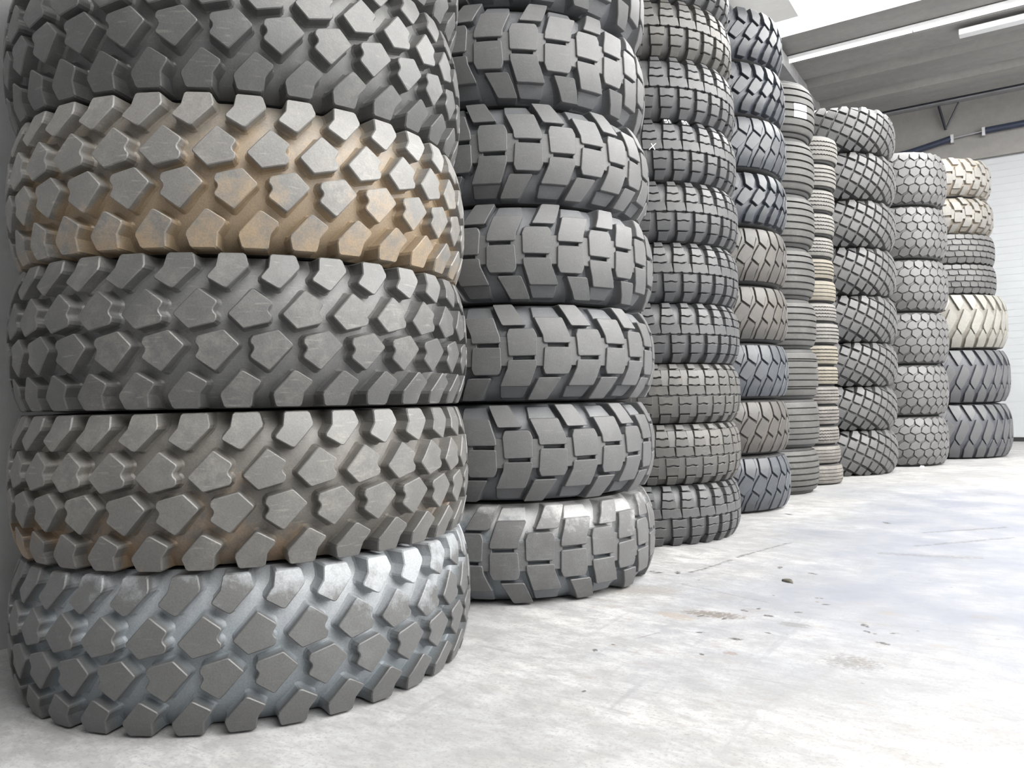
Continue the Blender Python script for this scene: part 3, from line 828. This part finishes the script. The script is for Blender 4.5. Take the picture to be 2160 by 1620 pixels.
M['sky3'] = plain('skylight_diffuser_bright', (1., .992, .975), .5, emit=11.5, noise_amt=0)
M['sky'] = plain('skylight_diffuser', (1., .992, .975), .5, emit=12.0, noise_amt=0)

def struct(o): o['kind'] = 'structure'; return o
struct(MB().box(XW-.3, XR+.3, YB-.3, YE+.6, -.12, 0).build('floor', M['floor']))
struct(MB().box(XW-.3, XW, YB-.3, YE+.3, 0, ZC+.3).build('wall_left', M['wall']))
# end wall around the door opening
DX0, DX1, DZ = -1.3, 4.2, 4.16
wl = MB().box(XW, DX0, YE, YE+.3, 0, ZC+.3).box(DX1, XR, YE, YE+.3, 0, ZC+.3).box(DX0, DX1, YE, YE+.3, DZ, ZC+.3)
struct(wl.build('wall_end', M['lintel']))
struct(MB().box(XR, XR+.3, YB-.3, YE+.3, 0, ZC+.3).build('wall_right', M['wall']))
# sectional door
dr = MB().box(DX0-.05, DX1+.05, YE+.073, YE+.12, .06, DZ+.05)
n = 8
for k in range(n):
    z0 = .06+(DZ-.06)/n*k
    for q in range(5):
        za = z0+(DZ-.06)/n*(q/5.)+.003; zb = z0+(DZ-.06)/n*((q+1)/5.)-(.008 if q == 4 else .001)
        dr.box(DX0-.02, DX1+.02, YE+.07, YE+.10, za, zb)
door = struct(dr.build('door_1', M['door']))
o = MB().box(DX0-.02, DX1+.02, YE+.06, YE+.12, .0, .06).build('door_seal', M['seal'], door); o['label'] = 'black rubber door seal'
fr = MB().box(DX0-.1, DX0, YE-.02, YE, 0, DZ+.06).box(DX1, DX1+.1, YE-.02, YE, 0, DZ+.06)
struct(fr.build('trim_1', M['steel']))

# roof: ribs running across the hall, a glazed strip between them
ceil = MB()
ceil.box(XW, XR, 10.2, YE, ZC, ZC+.3)
ceil.box(XW, XR, YB-.3, -2.5, 5.3, ZC+.3)
ceil.box(-2.04, .9, -2.5, 6.3, 5.3, ZC+.3)  # unseen closed bay, shaped so skylight reaches the near stacks from the right
struct(ceil.build('ceiling', M['beam']))
def rib(name, prof, mat): return struct(MB().prism_x(prof, XW, XR).build(name, mat))
rib('trim_2', [(9.88, 5.22), (10.42, 5.20), (10.46, 5.9), (9.88, 5.9)], M['beam'])
rib('trim_3', [(10.46, 5.36), (10.62, 5.16), (11.22, 5.15), (11.22, 5.9), (10.46, 5.9)], M['beam'])
rib('trim_4', [(11.24, 5.34), (11.50, 5.12), (12.06, 5.11), (12.06, 5.9), (11.24, 5.9)], M['beam'])
rib('trim_5', [(12.08, 5.34), (12.36, 5.10), (13.05, 5.09), (13.05, 5.9), (12.08, 5.9)], M['beam'])
struct(MB().box(XW, -2.04, YB, 9.40, 5.20, 5.9).build('trim_7', M['pale_lit']))
struct(MB().box(XW, -2.40, 9.88, YE, 4.98, 5.16).build('trim_8', M['wall']))
# glazed roof strips between white glazing beams
k = 0
for y0, y1 in ((-2.5, .3), (.7, 3.3), (3.7, 6.3), (6.7, 9.86)):
    k += 1
    struct(MB().box(.9 if y0 < 6 else XW, XR-.01, y0, y1, 5.34, 5.38).build('window_%d' % k, M['sky' if y0 < 3.5 else 'sky3']))
for i, y in enumerate((.3, 3.3, 6.3)):
    struct(MB().box(.9 if y < 6 else -2.04, XR, y, y+.4, 5.26, 5.95).build('trim_%d' % (9+i), M['pale_lit']))
# unseen glowing band added on the right-hand wall for side light
struct(MB().box(XR-.06, XR-.02, 1.0, 12.6, 2.0, 4.9).build('window_5', M['side_glow']))
struct(MB().box(XW-.3, XR+.3, YB-.3, YB, 0, ZC+.3).build('wall_back', M['wall']))

# trunking with tubes along the first rib
t = empty('light_trunking', (2.75, 10.44, 5.125)); tag(t, 'long thin white light strip running along the concrete roof rib', 'light')
MB().box(-5.3, 5.7, -.045, .045, .02, .06).build('housing', M['lampbody'], t)
for i in range(7):   # tubes sit end to end under the housing
    MB().tube([(-5.25+1.56*i, 0, -.002), (-3.705+1.56*i, 0, -.002)], .014, 8).build('tube', M['tube'], t)
t = empty('batten_light', (1.2, 10.72, 5.03)); tag(t, 'wide white batten lamp hanging below the ribs near the right edge', 'light')
MB().box(-1.68, 1.9, -.07, .07, 0, .07).build('housing', M['lampbody'], t, bevel=.008)
MB().box(-1.68, 1.9, .07, .09, .02, .10).build('side_channel', M['blue'], t)
for x in (-1.0, 1.2): MB().tube([(x, 0, .07), (x, 0, .22)], .008, 6).build('hanger', M['steel'], t)

# conduit and cable tray on the lintel, brackets
t = empty('cable_conduit', (0, YE-.056, 4.48)); tag(t, 'sagging dark blue cable conduit fixed along the concrete lintel', 'conduit')
pts = [(-2.5, 0, -.13), (-1.9, 0, -.12), (-1.3, 0, -.07), (-.86, 0, .005), (-.74, 0, .03)]
MB().tube(pts, .045, 10).build('sleeve', M['blue'], t, smooth=True)
MB().tube([(-.30, 0, .06), (.4, 0, .07), (1.5, 0, .09), (4, 0, .10)], .045, 10).build('sleeve', M['blue'], t, smooth=True)
MB().tube([(-.76, 0, .03), (-.28, 0, .06)], .011, 8).build('cable', M['steel'], t, smooth=True)
for x, zz in ((-.72, .03), (-.32, .055)): MB().box(x-.02, x+.02, -.03, .055, zz-.07, zz+.05).build('clamp', M['steel'], t)
t = empty('dark_rail', (0, YE-.12, 5.12)); tag(t, 'dark blue-black steel rail along the top of the end wall', 'rail')
MB().box(-2.5, 8.9, 0, .11, -.05, .03).build('channel', M['dark'], t)
MB().box(-2.5, 8.9, -.02, .11, -.075, -.055).build('lip', M['steel'], t)
t = empty('wall_bracket', (-.78, YE-.06, 4.98)); tag(t, 'triangular bracket with shadow-dark struts hanging from the rail on the concrete lintel', 'bracket')
MB().tube([(-.10, 0, .05), (-.02, 0, -.32)], .022, 6).build('strut', M['dark'], t)  # dark strut colour also stands in for the bracket's triangular shadow
MB().tube([(.16, 0, .05), (-.02, 0, -.32)], .014, 6).build('strut', M['dark'], t)

# ------------------------------------------------------------------ bits on the floor
def chip(name, x, y, r, h, mat, label, cat, seed):
    rnd = random.Random(seed); V = []; F = []; n = 10
    for lay, (k, zz) in enumerate(((1, 0), (.95, h*.55), (.55, h))):
        for i in range(n):
            a = 2*pi*i/n; q = r*k*(1+rnd.uniform(-.3, .3)); V.append((q*cos(a)*1.5, q*sin(a)*.8, zz*(1+rnd.uniform(-.15, .15)) if lay else 0))
    for l in (0, 1):
        for i in range(n): F.append((l*n+i, l*n+(i+1) % n, (l+1)*n+(i+1) % n, (l+1)*n+i))
    F.append(tuple(range(2*n, 3*n))); F.append(tuple(reversed(range(n))))
    o = obj(name, mesh(name, V, F, [mat], smooth=True, sharp=40), None, (x, y, 0), rnd.uniform(0, 3)); tag(o, label, cat)
M['chipw'] = plain('white_plaster', (.8, .8, .8), .8)
M['scrap'] = plain('dark_rubber_scrap', (.07, .065, .05), .8)
CHIPS = True

# ------------------------------------------------------------------ light, world, camera
W = bpy.data.worlds.new('world'); S.world = W; W.use_nodes = True
bg = W.node_tree.nodes['Background']; bg.inputs[0].default_value = (.86, .93, 1., 1); bg.inputs[1].default_value = .5

for (X, Y, r, hh, mt, lb_, ct, nm_) in ((1945, 985, .02, .012, 'chipw', 'small white plaster chip on the floor at the foot of the eighth stack', 'chip', 'plaster_chip'),
                                   (1663, 1227, .022, .008, 'scrap', 'small dark scrap lying alone on the pale concrete floor', 'scrap', 'rubber_scrap')):
    gx, gy = ground(X, Y)
    chip(nm_, gx, gy, r, hh, M[mt], lb_, ct, X)

cam = bpy.data.cameras.new('camera'); co = bpy.data.objects.new('camera', cam); link(co)
cam.sensor_width = 36; cam.lens = 36*F0/2160; cam.clip_start = .05
mw = Matrix(((rt.x, up.x, -fw.x, 0), (rt.y, up.y, -fw.y, 0), (rt.z, up.z, -fw.z, h), (0, 0, 0, 1)))
co.matrix_world = mw
S.camera = co

S.view_settings.view_transform = 'Standard'; S.view_settings.look = 'None'; S.view_settings.gamma = 1
S.view_settings.use_curve_mapping = False
S.view_settings.exposure = -0.14
